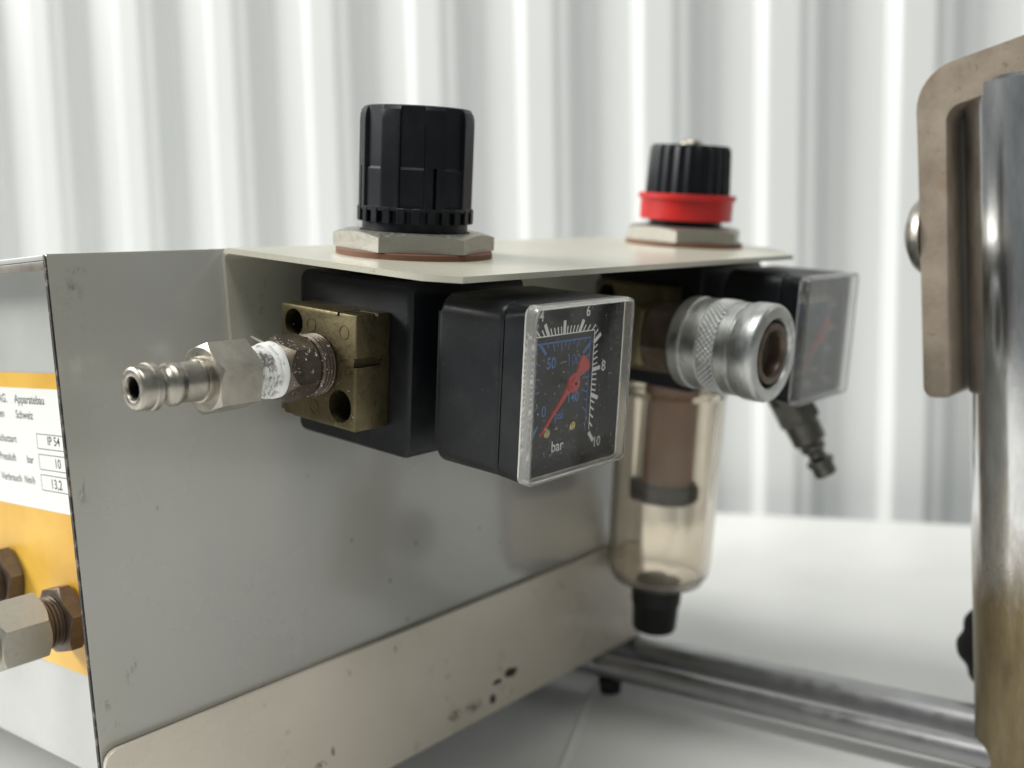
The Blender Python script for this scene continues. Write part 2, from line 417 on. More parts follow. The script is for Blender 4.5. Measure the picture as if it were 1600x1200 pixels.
# chipped raw edge of the side wall: a ragged strip
eb = bmesh.new(); zs = [-161 + 160.6*i/150 for i in range(151)]; L0 = []; 
rowsE = []
for z in zs:
    j = random.uniform(-.10, .10) + (.18 if random.random() < .12 else 0)
    rowsE.append([eb.verts.new(p) for p in ((-.85, .44, z), (-.85, 0, z), (0.0 , max(0, -j)*.3, z), (.02, .22 + j, z), (-.02, .44, z))])
for a, b in zip(rowsE, rowsE[1:]):
    for k in range(4): eb.faces.new((a[k], a[k+1], b[k+1], b[k]))
part('cut_edge', eb, 'cut_edge', cab, label='dark chipped front edge of the side wall', sharp=25)
# lid with a folded front lip
lid = part('lid', box(-230, -1.35, .2, Y1, -1.4, -.1, .3), 'grey_paint_plain', cab)
part('lip', box(-230, -1.4, .25, 1.6, -3.6, -1.5, .2), 'lip_paint', lid)
fp = part('front_panel', box(-230, -1.35, 10, 11.3, -134, -1.5), 'grey_paint_plain', cab)
part('bottom_plate', box(-230, -1.35, 10.2, Y1, -135.4, -134.1), 'grey_paint_plain', cab)
part('back_panel', box(-230, -1.35, Y1-1.3, Y1-.05, -134, -1.5), 'grey_paint_plain', cab)
part('end_wall', box(-231.3, -230.05, .5, Y1, -161, 0), 'grey_paint_plain', cab)
# trim plate
def trim_poly():
    p = [(Y1-6, -160), (Y1-6, -119.6), (4.0, -119.6)]
    for i in range(1, 6):
        t = R_(90 + 90*i/5); p.append((4.0 + 3.4*math.cos(t), -123.0 + 3.4*math.sin(t)))
    p += [(.6, -160)]; return p
part('base_rail', prism(trim_poly(), .15, 1.9, 'yz', .45, 3), 'beige_paint', cab, pivot=(0, 0, 0), label='beige base strip with chipped paint')
# name plate (flat print) on the front panel
XR, XU = (1, 0, 0), (0, 0, 1)
np_ = part('name_plate', prism(rrect(-190, -4, -107.8, -29.0, 2, 4), 9.75, 9.99, 'xz'), 'label_yellow', cab)
part('white_field', prism([(-186, -65.2), (-4.5, -65.2), (-4.5, -33), (-186, -33)], 9.70, 9.74, 'xz'), 'label_white', np_)
def ptext(body, size, x, z, mat='print_grey', align='LEFT', xs=1.0):
    part('lettering', text(body, size, (x, 9.685, z), XR, XU, xs, align, .045), mat, np_)
ptext('AG.', 2.3, -48.7, -37.1, align='RIGHT'); ptext('Apparatebau', 2.3, -44.4, -37.1, xs=.98)
ptext('en', 2.2, -51.2, -41.2, align='RIGHT'); ptext('Schweiz', 2.2, -44.6, -41.2, xs=.95)
ptext('Schutzart', 2.0, -45.8, -47.9, align='RIGHT'); ptext('Pressluft', 2.0, -47.3, -53.0, align='RIGHT'); ptext('bar', 2.0, -41.0, -53.0)
ptext('Verbrauch', 2.0, -45.1, -58.6, align='RIGHT'); ptext('Nm/h', 2.0, -43.6, -58.6, xs=.9)
ptext('IP 54', 2.3, -28.6, -47.6); ptext('10', 2.4, -26.0, -53.4); ptext('13,2', 2.5, -29.2, -59.0)
def frame_bm(x0, x1, z0, z1, t, y=9.69):
    bm = bmesh.new()
    for q in ((x0, x1, z1-t, z1), (x0, x1, z0, z0+t), (x0, x0+t, z0+t, z1-t), (x1-t, x1, z0+t, z1-t)): box(q[0], q[1], y-.01, y+.005, q[2], q[3], bm=bm)
    return bm
for z1, z0 in ((-44.8, -48.9), (-50.2, -54.4), (-55.6, -59.9)): part('value_box', frame_bm(-34.2, -10, z0, z1, .22), 'print_line', np_)
ptext('2', 2.2, -65.0, -82.3)
# pipe fittings on the front panel
def bulkhead(x, z, label, full=True):
    t = thing('pipe_fitting', label, 'fitting', (x, 9.7, z), group='pipe fittings on the front panel')
    part('bulkhead_nut', hexnut((x, 9.6, z), (0, -1, 0), 0, 4.6, 9.4, R_(12), .9), 'brown_nut', t)
    part('thread', lathe((x, 5.1, z), (0, -1, 0), thread_prof(0, 4.2, 6.7, 1.0, .5), 48), 'brown_nut', t)
    if full:
        part('hex_cap', hexnut((x, 0.8, z), (0, -1, 0), 0, 12.6, 9.4, R_(20), 1.1), 'nickel_nut', t)
        part('tube_end', lathe((x, -11.7, z), (0, -1, 0), [(0, 6), (8, 6), (8.6, 5.4)], 40), 'nickel', t)
    return t
bulkhead(-26, -92.5, 'pale hexagonal pipe fitting screwed into a brown nut beside the cabinet edge')
bulkhead(-58.5, -86.5, 'dark brown nut at the left picture edge on yellow plate', False)

# ------------------------------------------------------------------ bracket with sagging shelf
br = thing('mounting_bracket', 'cream painted angle bracket with shelf carrying both regulators', 'bracket', (0, 140, 0))
YA, YE = 47.4, 241.0
bm = bmesh.new()
# shelf outline in the sagging frame, bent with a radius into the vertical leaf
sect = [(1.55, -30.0), (1.55, -5.0)]
c, s = math.cos(DL), math.sin(DL)
outer = []
Rb = 3.2
# leaf outer face x=1.45, shelf top z_reg=0 ; arc between
cx, cz = .25 + Rb + .4, -Rb
def shelf_pts(x0, n=18):
    pass
T = 1.45
pathT = [(0.15, -30.0), (0.15, -Rb)]                       # back face of the leaf / top of the shelf
for i in range(1, 8):
    a = R_(180) - (R_(90) - DL*-1)*0 - R_(90+8.177)*i/7
    pathT.append((0.15 + Rb + Rb*math.cos(a), -Rb + Rb*math.sin(a)))
end = pathT[-1]; dirv = Vector((c, -s))
def build_shelf():
    b = bmesh.new()
    # columns across X, rows in Y; front and far ends are trimmed by chamfers
    base = [Vector(q) for q in pathT]
    Lx = 82.0 - 3.5
    flat = [base[-1] + dirv*(Lx*t) for t in (.25, .5, .70, .78, .90, .955, 1.0)]
    path = base + flat
    nrm = []
    for i, q in enumerate(path):
        a = path[max(0, i-1)]; e = path[min(len(path)-1, i+1)]; d = (e-a).normalized(); nrm.append(Vector((d.y, -d.x)))
    def ylim(q):
        x = q.x
        y0 = YA + max(0, (x-74.0))*.62
        y1 = YE - max(0, (x-60.0))*1.28
        return y0, y1
    top0, top1, bot0, bot1 = [], [], [], []
    for q, nn in zip(path, nrm):
        y0, y1 = ylim(q); w_ = q + nn*T
        top0.append(b.verts.new((q.x, y0, q.y))); top1.append(b.verts.new((q.x, y1, q.y)))
        bot0.append(b.verts.new((w_.x, y0, w_.y))); bot1.append(b.verts.new((w_.x, y1, w_.y)))
    for i in range(len(path)-1):
        b.faces.new((top0[i], top1[i], top1[i+1], top0[i+1])); b.faces.new((bot0[i], bot0[i+1], bot1[i+1], bot1[i]))
        b.faces.new((top0[i], top0[i+1], bot0[i+1], bot0[i])); b.faces.new((top1[i], bot1[i], bot1[i+1], top1[i+1]))
    b.faces.new((top0[0], bot0[0], bot1[0], top1[0])); b.faces.new((top0[-1], top1[-1], bot1[-1], bot0[-1]))
    ed = [e for e in b.edges if len(e.link_faces) == 2 and e.calc_face_angle(0) > R_(60)]
    bmesh.ops.bevel(b, geom=ed, offset=.28, segments=2, affect='EDGES', profile=.5)
    return b
part('angle_sheet', build_shelf(), 'cream_paint', br, sharp=50)
for yy in (118, 165):
    part('screw', lathe((1.6, yy, -20), (1, 0, 0), [(0, 3.4), (.6, 3.3), (1.4, 2.4), (1.8, 0.6)], 32), 'steel_dull', br)

# ------------------------------------------------------------------ regulators
AX1 = (36.0, 83.1); AX2 = (38.6, 216.0)
def reg_body(t, ax, near):
    x, y = ax; h = 21.3
    mat = 'black_plastic' if near else 'black_plastic_far'
    b = prism(rrect(x-h, x+h, -48.0, -4.2, 2.6, 4), y-h, y+h, 'xz', 1.3, 3)
    o = part('body', b, mat, t, sharp=30)
    part('collar', lathe((x, y, -4.3), (0, 0, 1), [(0, 15.5), (2.5, 15.5), (2.75, 15.2)], 48), mat, t)
    return o
def ring_washer(x, y, z0, z1, r0, r1, tilt=0):
    b = bmesh.new(); lathe((x, y, z0), (0, 0, 1), [(0, r0), (0, r1-.2), (.2, r1), (z1-z0-.2, r1), (z1-z0, r1-.2), (z1-z0, r0), (0, r0)], 64, b, False, False)
    bmesh.ops.remove_doubles(b, verts=b.verts[:], dist=1e-4); return b
def port_block(t, x, yface, depth, z0, z1):
    """cast brass port block on the -Y face, two through holes, slots and a step"""
    xl, xr = x-14.4, x+14.0
    b = box(xl, xr, yface-depth, yface, z0, z1, .45, 2)
    y0 = yface - depth
    cut = [lathe((26.6 - 36 + x, y0-1, -16.3), (0, 1, 0), [(0, 3.5), (9.0, 3.5)], 32),
           lathe((44.5 - 36 + x, y0-1, -34.9), (0, 1, 0), [(0, 4.1), (9.0, 4.1)], 32),
           box(x+7.0, x+7.9, y0-1, y0+6.5, z1-.9, z1+1), box(x+7.0, x+16, y0+6.0, y0+7.0, z1-.8, z1+1),
           box(xr-.55, xr+1, y0-1, y0+8.6, -23.4, -22.3), box(xr-.8, xr+1, y0-1, y0+8.0, -24.6, -23.3),
           box(xl-1, xl+5.2, y0-1, y0+1.2, z0-1, z0+1.2)]
    b = boolean(b, cut)
    o = part('port_block', b, 'brass_old', t, sharp=28)
    for hx, hz, hr in ((26.6-36+x, -16.3, 3.45), (44.5-36+x, -34.9, 4.05)):
        part('hole_floor', lathe((hx, y0+7.4, hz), (0, 1, 0), [(0, hr*.55), (.01, hr*.98), (.5, hr*.98)], 24), 'dark_bore', o)
    for hx, hz in ((x-2.6, -16.0), (x+9.6, -16.4), (x-1.2, -36.6)):
        rg = bmesh.new(); lathe((hx, y0-.12, hz), (0, 1, 0), [(.14, 1.75), (0, 1.75), (0, 1.5), (.14, 1.5)], 32, rg, False, False)
        part('cast_ring', rg, 'brass_old', o)
    return o

# near regulator
r1 = thing('pressure_regulator', 'near black pressure regulator with tall faceted black knob and brass port block', 'regulator', (AX1[0], AX1[1], -48), 'reg')
reg_body(r1, AX1, True)
port_block(r1, 36.0, 61.75, 11.2, -40.5, -11.8)
part('fibre_washer', ring_washer(*AX1, .12, 2.1, 14, 20.7), 'fibre_washer', r1)
NUT_PH = R_(-9.5)
def fix_phase(axis, world_angle):
    """phase in lathe coordinates (around +Z) for a direction at world_angle from +X"""
    a, u, v = basis(axis); d = Vector((math.cos(world_angle), math.sin(world_angle), 0))
    return math.atan2(d.dot(v), d.dot(u))
part('lock_nut', hexnut((*AX1, 2.2), (0, 0, 1), 0, 4.7, 21.4, fix_phase((0, 0, 1), NUT_PH), 1.1, hole=14.6, n=192, chamfer=(False, True)), 'nickel_nut', r1)
def knob_tall(ax):
    n = 576; vw = fix_phase((0, 0, 1), R_(40.55-90))      # direction of the viewer
    lv = [(6.5, 13.9), (12.2, 13.9), (12.2, 15.0), (13.2, 15.0), (13.3, 15.0), (22.6, 15.0), (23.2, 15.0), (34.6, 15.0), (36.2, 14.9), (37.3, 14.6), (38.2, 13.9), (38.5, 12.8), (38.5, 10.5), (37.2, 10.0)]
    def rf(i, th, r):
        a = (th - vw + math.pi/8) % (math.pi/4) - math.pi/8        # recess centred on the viewer
        rec = abs(a) < R_(12.2); h = lv[i][0]
        if i <= 1: return r
        rr = r
        if rec and i >= 4:
            fl = 13.75/math.cos(a) * 1.0
            rr = min(r, fl) if i >= 6 else min(r, fl + .32)
            if i >= 9: rr = min(r, fl)
        elif not rec and 4 <= i <= 8:
            b_ = (th - vw) % (math.pi/4) - math.pi/8
            rr = min(r, 15.02*math.cos(R_(10))/math.cos(b_) + .05)
        b_ = ((th - vw) % (math.pi/4)) - math.pi/8
        if not rec and i in (2, 3, 4, 5) and abs(b_) < R_(1.6) and int(((th-vw) % (2*math.pi))/(math.pi/4)) in (0, 3, 6): rr = 13.4
        return rr
    return lathe((*ax, 0), (0, 0, 1), lv, n, None, True, True, rf)
kn = part('knob', knob_tall(AX1), 'knob_plastic', r1, sharp=22)
# toothed skirt of the knob: each tooth its own piece
vw0 = R_(40.55-90)
tooth = None
for k in range(24):
    a = vw0 + 2*math.pi*(k+.35)/24; ca_, sa_ = math.cos(a), math.sin(a)
    b = box(13.95, 15.22, -1.05, 1.05, 9.2, 13.05, .18, 1)
    b.transform(Matrix.Rotation(a, 4, 'Z')); b.transform(Matrix.Translation((AX1[0], AX1[1], 0)))
    part('skirt_tooth', b, 'knob_plastic', kn)
part('skirt_ring', ring_washer(*AX1, 12.25, 13.0, 14.0, 15.06), 'knob_plastic', kn)

# far filter regulator
r2 = thing('filter_regulator', 'far filter regulator with red ringed black knob and clear amber bowl below', 'regulator', (AX2[0], AX2[1], -150), 'reg')
reg_body(r2, AX2, False)
port_block(r2, AX2[0], 194.65, 11.2, -40.5, -11.8)
part('fibre_washer', ring_washer(*AX2, .12, 2.0, 14, 20.7), 'fibre_washer', r2)
part('lock_nut', hexnut((*AX2, 2.1), (0, 0, 1), 0, 5.0, 21.4, fix_phase((0, 0, 1), R_(-6)), 1.1, hole=14, n=192, chamfer=(False, True)), 'nickel_nut', r2)
def knob_far(ax):
    lv = [(7.0, 12.8), (17.5, 12.8), (17.5, 14.9), (18.5, 14.9), (33.2, 14.2), (34.6, 13.8), (35.2, 13.0), (35.0, 11.5), (33.5, 9.5), (33.0, 4)]
    def rf(i, th, r):
        if 2 <= i <= 5: return r - .75*(.5 - .5*math.cos(24*th))**.6
        return r
    return lathe((*ax, 0), (0, 0, 1), lv, 288, None, True, True, rf)
k2 = part('knob', knob_far(AX2), 'knob_plastic', r2)
part('red_ring', ring_washer(*AX2, 9.3, 16.6, 12.9, 16.3), 'red_plastic', r2)
part('red_lip', ring_washer(*AX2, 16.4, 18.4, 13.0, 17.2), 'red_plastic', r2)
part('cap_screw', lathe((*AX2, 32.8), (0, 0, 1), [(0, 4.6), (2.6, 4.5), (4.0, 3.6), (4.6, 1.6), (4.7, .4)], 32), 'nickel', k2)
# bowl: a shell with wall thickness, a brown element, baffle and drain
bx, by = AX2
ob = [(-48.2, 17.9), (-52, 17.9), (-53.5, 20.0), (-117, 19.5), (-122, 18.9), (-125.6, 17.0), (-127.3, 13.6), (-128.3, 9.2)]
ib = [(-127.0, 8.4), (-125.4, 12.6), (-124.0, 15.2), (-121, 16.8), (-117, 17.3), (-53.5, 17.5), (-48.2, 16.2)]
bb = bmesh.new()
def bowl_r(i, th, r):
    return r + (.38*max(0, math.cos(8*th))**6 if 1 < i < 4 else 0)
lathe((bx, by, 0), (0, 0, 1), ob + ib + [ob[0]], 96, bb, False, False, bowl_r)
bmesh.ops.remove_doubles(bb, verts=bb.verts[:], dist=1e-4)
part('bowl', bb, 'amber_bowl', r2)
part('filter_element', lathe((bx, by, 0), (0, 0, 1), [(-48.3, 9.8), (-86.8, 9.8)], 48), 'filter_brown', r2)
part('baffle', lathe((bx, by, 0), (0, 0, 1), [(-87, 11.5), (-88.5, 12.6), (-92.5, 12.4), (-94.0, 11.2), (-94.0, 3)], 48, rf=lambda i, th, r: r*(1+.03*math.cos(10*th))), 'rubber', r2)
part('drain_tube', lathe((bx, by, 0), (0, 0, 1), [(-124.6, 1.5), (-125.0, 5.0), (-126.5, 6.8), (-128.4, 8.0)], 40), 'drain_pale', r2)
part('drain_knob', lathe((bx, by, 0), (0, 0, 1), [(-128.6, 9.6), (-135.6, 9.4), (-136.2, 8.8), (-145.6, 8.3), (-146.6, 7.8), (-146.6, 3)], 72, rf=lambda i, th, r: r - (.25*(.5+.5*math.cos(24*th)) if i in (0, 1) else 0)), 'rubber', r2)

# ------------------------------------------------------------------ gauges
def gauge(label, x1, yc, zc, near, needle_deg):
    """square panel gauge facing +X; x1 is the front of its clear cover"""
    t = thing('pressure_gauge', label, 'gauge', (x1-26, yc, zc-21), 'reg', group='square pressure gauges')
    H = 20.6; HY = 19.5; y0, y1, z0, z1 = yc-HY, yc+HY, zc-H, zc+H
    mat = 'black_plastic' if near else 'black_plastic_far'
    part('case', prism(rrect(y0, y1, z0, z1, 4.2, 6), x1-29.6, x1-9.3, 'yz', 1.6, 4), mat, t, sharp=30)
    rb_ = bmesh.new()
    lp = [[(x, a, b) for a, b in rrect(y0+i_, y1-i_, z0+i_, z1-i_, r_, 6)] for x, i_, r_ in ((x1-9.1, .1, 4.0), (x1-8.9, -.05, 4.0), (x1-3.5, -.05, 2.6), (x1-3.3, .15, 2.4), (x1-3.3, .6, 1.2), (x1-8.0, .6, 1.2), (x1-9.1, .6, 1.2))]
    rw = [[rb_.verts.new(p) for p in l_] for l_ in lp]; nn_ = len(rw[0])
    for i in range(len(rw)):
        A_, B_ = rw[i], rw[(i+1) % len(rw)]
        for k in range(nn_): rb_.faces.new((A_[k], A_[(k+1) % nn_], B_[(k+1) % nn_], B_[k]))
    part('case_rim', rb_, mat, t, sharp=30)
    part('stem', lathe((x1-29.5, yc, zc), (-1, 0, 0), [(0, 6.5), (9.0, 6.5)], 32), 'brass_old', t)
    # clear cover: hollow, with wall thickness
    def ring(r, x, rad): return [(x, a, b) for a, b in rrect(yc-r-HY+H, yc+r+HY-H, zc-r, zc+r, rad, 5)]
    b = bmesh.new()
    loops = [ring(H+.1, x1-3.25, 2.4), ring(H+.12, x1-.9, 2.4), ring(H-.15, x1-.3, 2.0), ring(H-.75, x1, 1.5),
             ]
    inner = [ring(H-1.0, x1-.9, .9), ring(H-.85, x1-3.25, .9)]
    rows = [[b.verts.new(p) for p in lp] for lp in loops + inner]
    n = len(rows[0])
    for i in (0, 1, 2, 4):
        for k in range(n): b.faces.new((rows[i][k], rows[i][(k+1) % n], rows[i+1][(k+1) % n], rows[i+1][k]))
    b.faces.new(rows[3]); b.faces.new(rows[4])
    for k in range(n): b.faces.new((rows[5][k], rows[5][(k+1) % n], rows[0][(k+1) % n], rows[0][k]))
    for f in b.faces:
        c_ = f.calc_center_median(); f.material_index = 0 if (len(f.verts) > 8) else 1
    cv = part('clear_cover', b, 'clear_acrylic' if near else 'cloudy_acrylic', t, sharp=8)
    cv.data.materials.append(MATS['acrylic_edge' if near else 'cloudy_acrylic'])
    yc0 = yc; zc += .9 if near else 0
    xd = x1 - 7.2
    dial = part('dial', prism(rrect(yc0-18.7, yc0+18.7, zc-19.6-(.9 if near else 0), zc+18.6, .6, 2), xd-.6, xd, 'yz'), 'dial_black', t)
    YR, ZU = (0, 1, 0), (0, 0, 1)
    # scale: ticks stand on a square frame
    BW, BT, BB = 12.3, 11.3, -14.0
    def edge_pt(deg, w=BW, top=BT):
        s_, c_ = math.sin(R_(deg)), math.cos(R_(deg)); k = 1e9
        if abs(s_) > 1e-6: k = min(k, w/abs(s_))
        if c_ > 1e-6: k = min(k, top/c_)
        return k*s_, k*c_, s_, c_
    def quad(b, p, q, w, x):
        d = Vector((q[0]-p[0], q[1]-p[1])).normalized(); nn = Vector((-d.y, d.x))*w/2
        vs = [(p[0]+nn.x, p[1]+nn.y), (q[0]+nn.x, q[1]+nn.y), (q[0]-nn.x, q[1]-nn.y), (p[0]-nn.x, p[1]-nn.y)]
        b.faces.new([b.verts.new((x, yc+a, zc+c2)) for a, c2 in vs])
    wb = bmesh.new(); xw = xd + .02
    for i in range(51):
        v_ = i*.2; deg = (v_-5)*28.0; y, z, s_, c_ = edge_pt(deg)
        major = i % 5 == 0; L = 3.3 if i % 5 == 0 else 1.9
        if z < -14.6 + 1: 
            pass
        quad(wb, (y, z), (y+s_*L, z+c_*L), 1.05 if major else .40, xw)
    quad(wb, (-BW, BT), (BW, BT), .28, xw+.004); quad(wb, (-BW, BT-.15), (-BW, BB), .28, xw+.004); quad(wb, (BW, BT-.15), (BW, BB), .28, xw+.004)
    part('scale_print', wb, 'print_white', dial)
    bb_ = bmesh.new()
    for i in range(0, 30):
        psi = i*5; deg = (psi/14.5-5)*28.0; y, z, s_, c_ = edge_pt(deg, BW-1.6, BT-1.7)
        L = 3.6 if psi % 50 == 0 else (2.3 if psi % 10 == 0 else 1.2)
        quad(bb_, (y, z), (y-s_*L, z-c_*L), .85 if psi % 50 == 0 else .3, xw)
    quad(bb_, (-BW+1.6, BT-1.7), (BW-1.6, BT-1.7), .4, xw+.003)
    for sg in (-1, 1): quad(bb_, (sg*(BW-1.6), BT-1.85), (sg*(BW-1.6), BB), .25, xw+.003)
    part('inner_scale_print', bb_, 'print_blue', dial)
    for body, y, z, sz, mt in (('4', -9.0, 15.0, 2.6, 'print_white'), ('6', 9.2, 15.0, 2.6, 'print_white'), ('8', 17.0, .6, 2.6, 'print_white'), ('10', 16.0, -18.8, 2.5, 'print_white'),
                               ('2', -17.0, .6, 2.6, 'print_white'), ('0', -15.6, -18.8, 2.5, 'print_white'), ('bar', -.4, -17.3, 2.7, 'print_white'),
                               ('50', -4.5, 3.4, 2.7, 'print_blue'), ('100', 4.3, 3.4, 2.7, 'print_blue'), ('140', 4.8, -5.8, 2.4, 'print_blue'), ('0', -6.4, -8.0, 2.6, 'print_blue'), ('psi', -.4, -9.4, 2.3, 'print_blue')):
        part('numeral', text(body, sz, (xw+.006, yc+y, zc+z), YR, ZU, .95, 'CENTER', .05), mt, dial)
    # needle
    xn = x1 - 4.0
    d = Vector((math.sin(R_(needle_deg)), math.cos(R_(needle_deg)))); nn = Vector((-d.y, d.x))
    outl = [(16.2, .16), (3.0, .7), (2.2, 1.0)]
    tail = [(-2.0, 1.0), (-3.0, .9), (-6.0, 2.3), (-7.0, 2.1), (-7.5, 1.1)]
    L_ = [(k, w_) for k, w_ in outl + tail]; pts = [(d*k + nn*w_) for k, w_ in L_] + [(d*k - nn*w_) for k, w_ in reversed(L_)]
    nd = prism([(yc+q.x, zc+q.y) for q in pts], xn-.25, xn+.2, 'yz')
    ndl = part('needle', nd, 'needle_red', t)
    part('needle_hub', lathe((xn+.15, yc, zc), (1, 0, 0), [(0, 2.3), (.5, 2.2), (.5, 1.5), (.9, 1.4), (.9, .6)], 32), 'needle_red', ndl)
    part('hub_pin', lathe((xd, yc, zc), (1, 0, 0), [(0, .55), (xn-xd+1.15, .5)], 16), 'dark_bore', ndl)
    for dy, dz, r_ in ((-5.1, -12.2, 1.15), (4.9, -11.8, 1.15)):
        part('screw', lathe((xd, yc+dy, zc+dz), (1, 0, 0), [(0, r_), (.35, r_), (.55, r_*.7), (.5, .3)], 24), 'brass_pin', t)
    for dy, dz in ((-7.0, -10.6), (-2.9, -11.0)):
        part('stop_pin', lathe((xd, yc+dy, zc+dz), (1, 0, 0), [(0, .45), (1.4, .42), (1.6, .2)], 16), 'nickel', t)
    return t
gauge('near square black gauge with sharp white bar scale and red needle', 95.2, 81.8, -26.0, True, -134)
gauge('far blurred square gauge with cloudy grey cover beside the quick coupling', 97.5, 214.5, -25.4, False, -134)

# ------------------------------------------------------------------ near plug nipple
def nipple(parent, o, axis, tip_mat, far=False):
    """profile measured from the tip; o is the tip centre, axis points back to the thread"""
    prof = [(9.0, 2.55), (.9, 2.5), (.15, 2.75), (0, 3.1), (0, 4.2), (.45, 4.75), (1.0, 4.95), (3.6, 5.0), (4.0, 5.35), (5.4, 5.4), (6.0, 4.9),
            (6.6, 3.9), (7.6, 3.6), (8.6, 3.75), (9.4, 4.4), (10.2, 5.0), (11.4, 5.05), (12.4, 4.55), (13.2, 4.45), (14.0, 4.62), (18.6, 4.75), (18.7, 5.25), (19.5, 5.3), (20.2, 5.3)]
    prof = [(h*.85, r) for h, r in prof]
    return part('plug_tip', lathe(o, axis, prof, 64, None, True, True), tip_mat, parent, sharp=40)
PX, PZ = 35.7, -25.6
n1 = thing('plug_nipple', 'pale nickel hose plug on the near port with white thread tape', 'hose plug', (PX, 50, PZ), 'reg', group='hose plug nipples')
nipple(n1, (PX, .2, PZ), (0, 1, 0), 'nickel')
part('bore', lathe((PX, .9, PZ), (0, 1, 0), [(0, 2.42), (0, 2.2), (4.5, 2.2), (4.5, 2.42), (0, 2.42)], 32, None, False, False), 'dark_bore', n1)  # dark lining and disc below: shade of the hole put into their colour
part('bore_shade_disc', lathe((PX, 5.2, PZ), (0, 1, 0), [(0, 2.4), (.3, 2.4)], 24), 'rubber', n1)
part('hex_body', hexnut((PX, 17.3, PZ), (0, 1, 0), 0, 11.2, 8.6, R_(37), .9, chamfer=(True, False)), 'nickel', n1, sharp=20)
# tape wound round the thread, uneven
def taper(i, th, r): return r + .10*math.sin(3*th+i*1.7) + .08*math.sin(7*th+i)
part('taped_thread', lathe((PX, 28.4, PZ), (0, 1, 0), thread_prof(0, 6.0, 6.15, 1.15, .75), 72, None, True, True, lambda i, th, r: r + .08*math.sin(5*th+i)), 'tape_thread', n1, sharp=60)
part('thread_tape', lathe((PX, 33.6, PZ), (0, 1, 0), [(0, 5.6), (.3, 6.5), (1.0, 6.75), (1.5, 6.4), (2.0, 6.8), (3.2, 6.85), (3.9, 6.6)], 96, None, True, True, taper), 'thread_tape', n1, sharp=60)
part('adapter_hex', hexnut((PX, 36.9, PZ), (0, 1, 0), 0, 9.4, 8.25, R_(20), 2.2), 'oxide_flecked', n1, sharp=20)
part('adapter_thread', lathe((PX, 46.55, PZ), (0, 1, 0), thread_prof(0, 5.0, 7.7, 1.0, .55), 64), 'oxide_flecked', n1)
# loose curl of tape and crumbs of it
cb_ = bmesh.new(); arc = [(-7.2 + .0*i, 33.0 - .35*i, 1.0 + .9*i + .25*math.sin(i)) for i in range(7)]
for i in range(6):
    a, b2 = Vector((PX-3.6-.2*i, 36.9-.45*i, PZ+5.7+.30*i)), Vector((PX-3.8-.2*i, 36.45-.45*i, PZ+6.0+.30*i))
    wv = Vector((1.3-.2*i, .1, .25)); up_ = Vector((0, .05, .14))
    q = [cb_.verts.new(p) for p in (a, a+wv, b2+wv, b2, a+up_, a+wv+up_, b2+wv+up_, b2+up_)]
    for f in ((0, 1, 2, 3), (4, 5, 6, 7), (0, 1, 5, 4), (1, 2, 6, 5), (2, 3, 7, 6), (3, 0, 4, 7)): cb_.faces.new([q[k] for k in f])
part('tape_curl', cb_, 'white_fleck', n1)
fl = bmesh.new(); rnd = random.Random(4)
def fleck(p, s_):
    vs = [fl.verts.new(Vector(p) + Vector((rnd.uniform(-1, 1), rnd.uniform(-1, 1), rnd.uniform(-1, 1)))*s_) for _ in range(4)]
    for f in ((0, 1, 2), (0, 2, 3), (0, 3, 1), (1, 3, 2)): fl.faces.new([vs[k] for k in f])
for i in range(150):
    th = rnd.uniform(0, 2*math.pi); y = rnd.choice((38.3, 39.2, 46.2, 47, 48, 42)) + rnd.gauss(0, .8); rr = 7.55 + (.25 if y > 46.5 else 0)
    fleck((PX+math.cos(th)*rr, y, PZ+math.sin(th)*rr), rnd.uniform(.08, .3))
for i in range(110):
    fx_, fz_ = 44.5+rnd.gauss(0, 3.6), -36+rnd.gauss(0, 3.2)
    if 4.0 < math.hypot(fx_-44.5, fz_+34.9) and fx_ < 49.8 and fz_ > -40.4: fleck((fx_, 50.5, fz_), rnd.uniform(.05, .2))
for i in range(30): fleck((rnd.uniform(22, 50), 50.45+rnd.choice((0, 0, 5)), -12.0+rnd.uniform(-8, .2)) if i % 2 else (rnd.uniform(24, 49), 51+rnd.uniform(0, 9), -11.75), rnd.uniform(.05, .16))
part('tape_crumbs', fl, 'white_fleck', n1)['kind'] = 'stuff'

# ------------------------------------------------------------------ quick coupling on the far regulator
QY, QZ = 159.0, -24.0
qc = thing('quick_coupling', 'silver knurled quick coupling facing right under the bracket', 'coupling', (66, QY, QZ-14), 'reg')
RQ = 14.0
def cz(prof, mat, name, rf=None, n=96, c0=True, c1=True, sharp=35): return part(name, lathe((0, QY, QZ), (1, 0, 0), [(h_+3.2, r_) for h_, r_ in prof], n, None, c0, c1, rf), mat, qc, sharp=sharp)
cz([(73.6, 9), (73.6, RQ-1.6), (74.6, RQ-.5), (75.2, RQ-.3), (78.2, RQ-.2), (78.6, RQ-.9), (79.2, RQ-.9), (79.6, RQ-.4), (83.6, RQ-.4), (84.0, RQ-.9)], 'zinc', 'rear_sleeve')
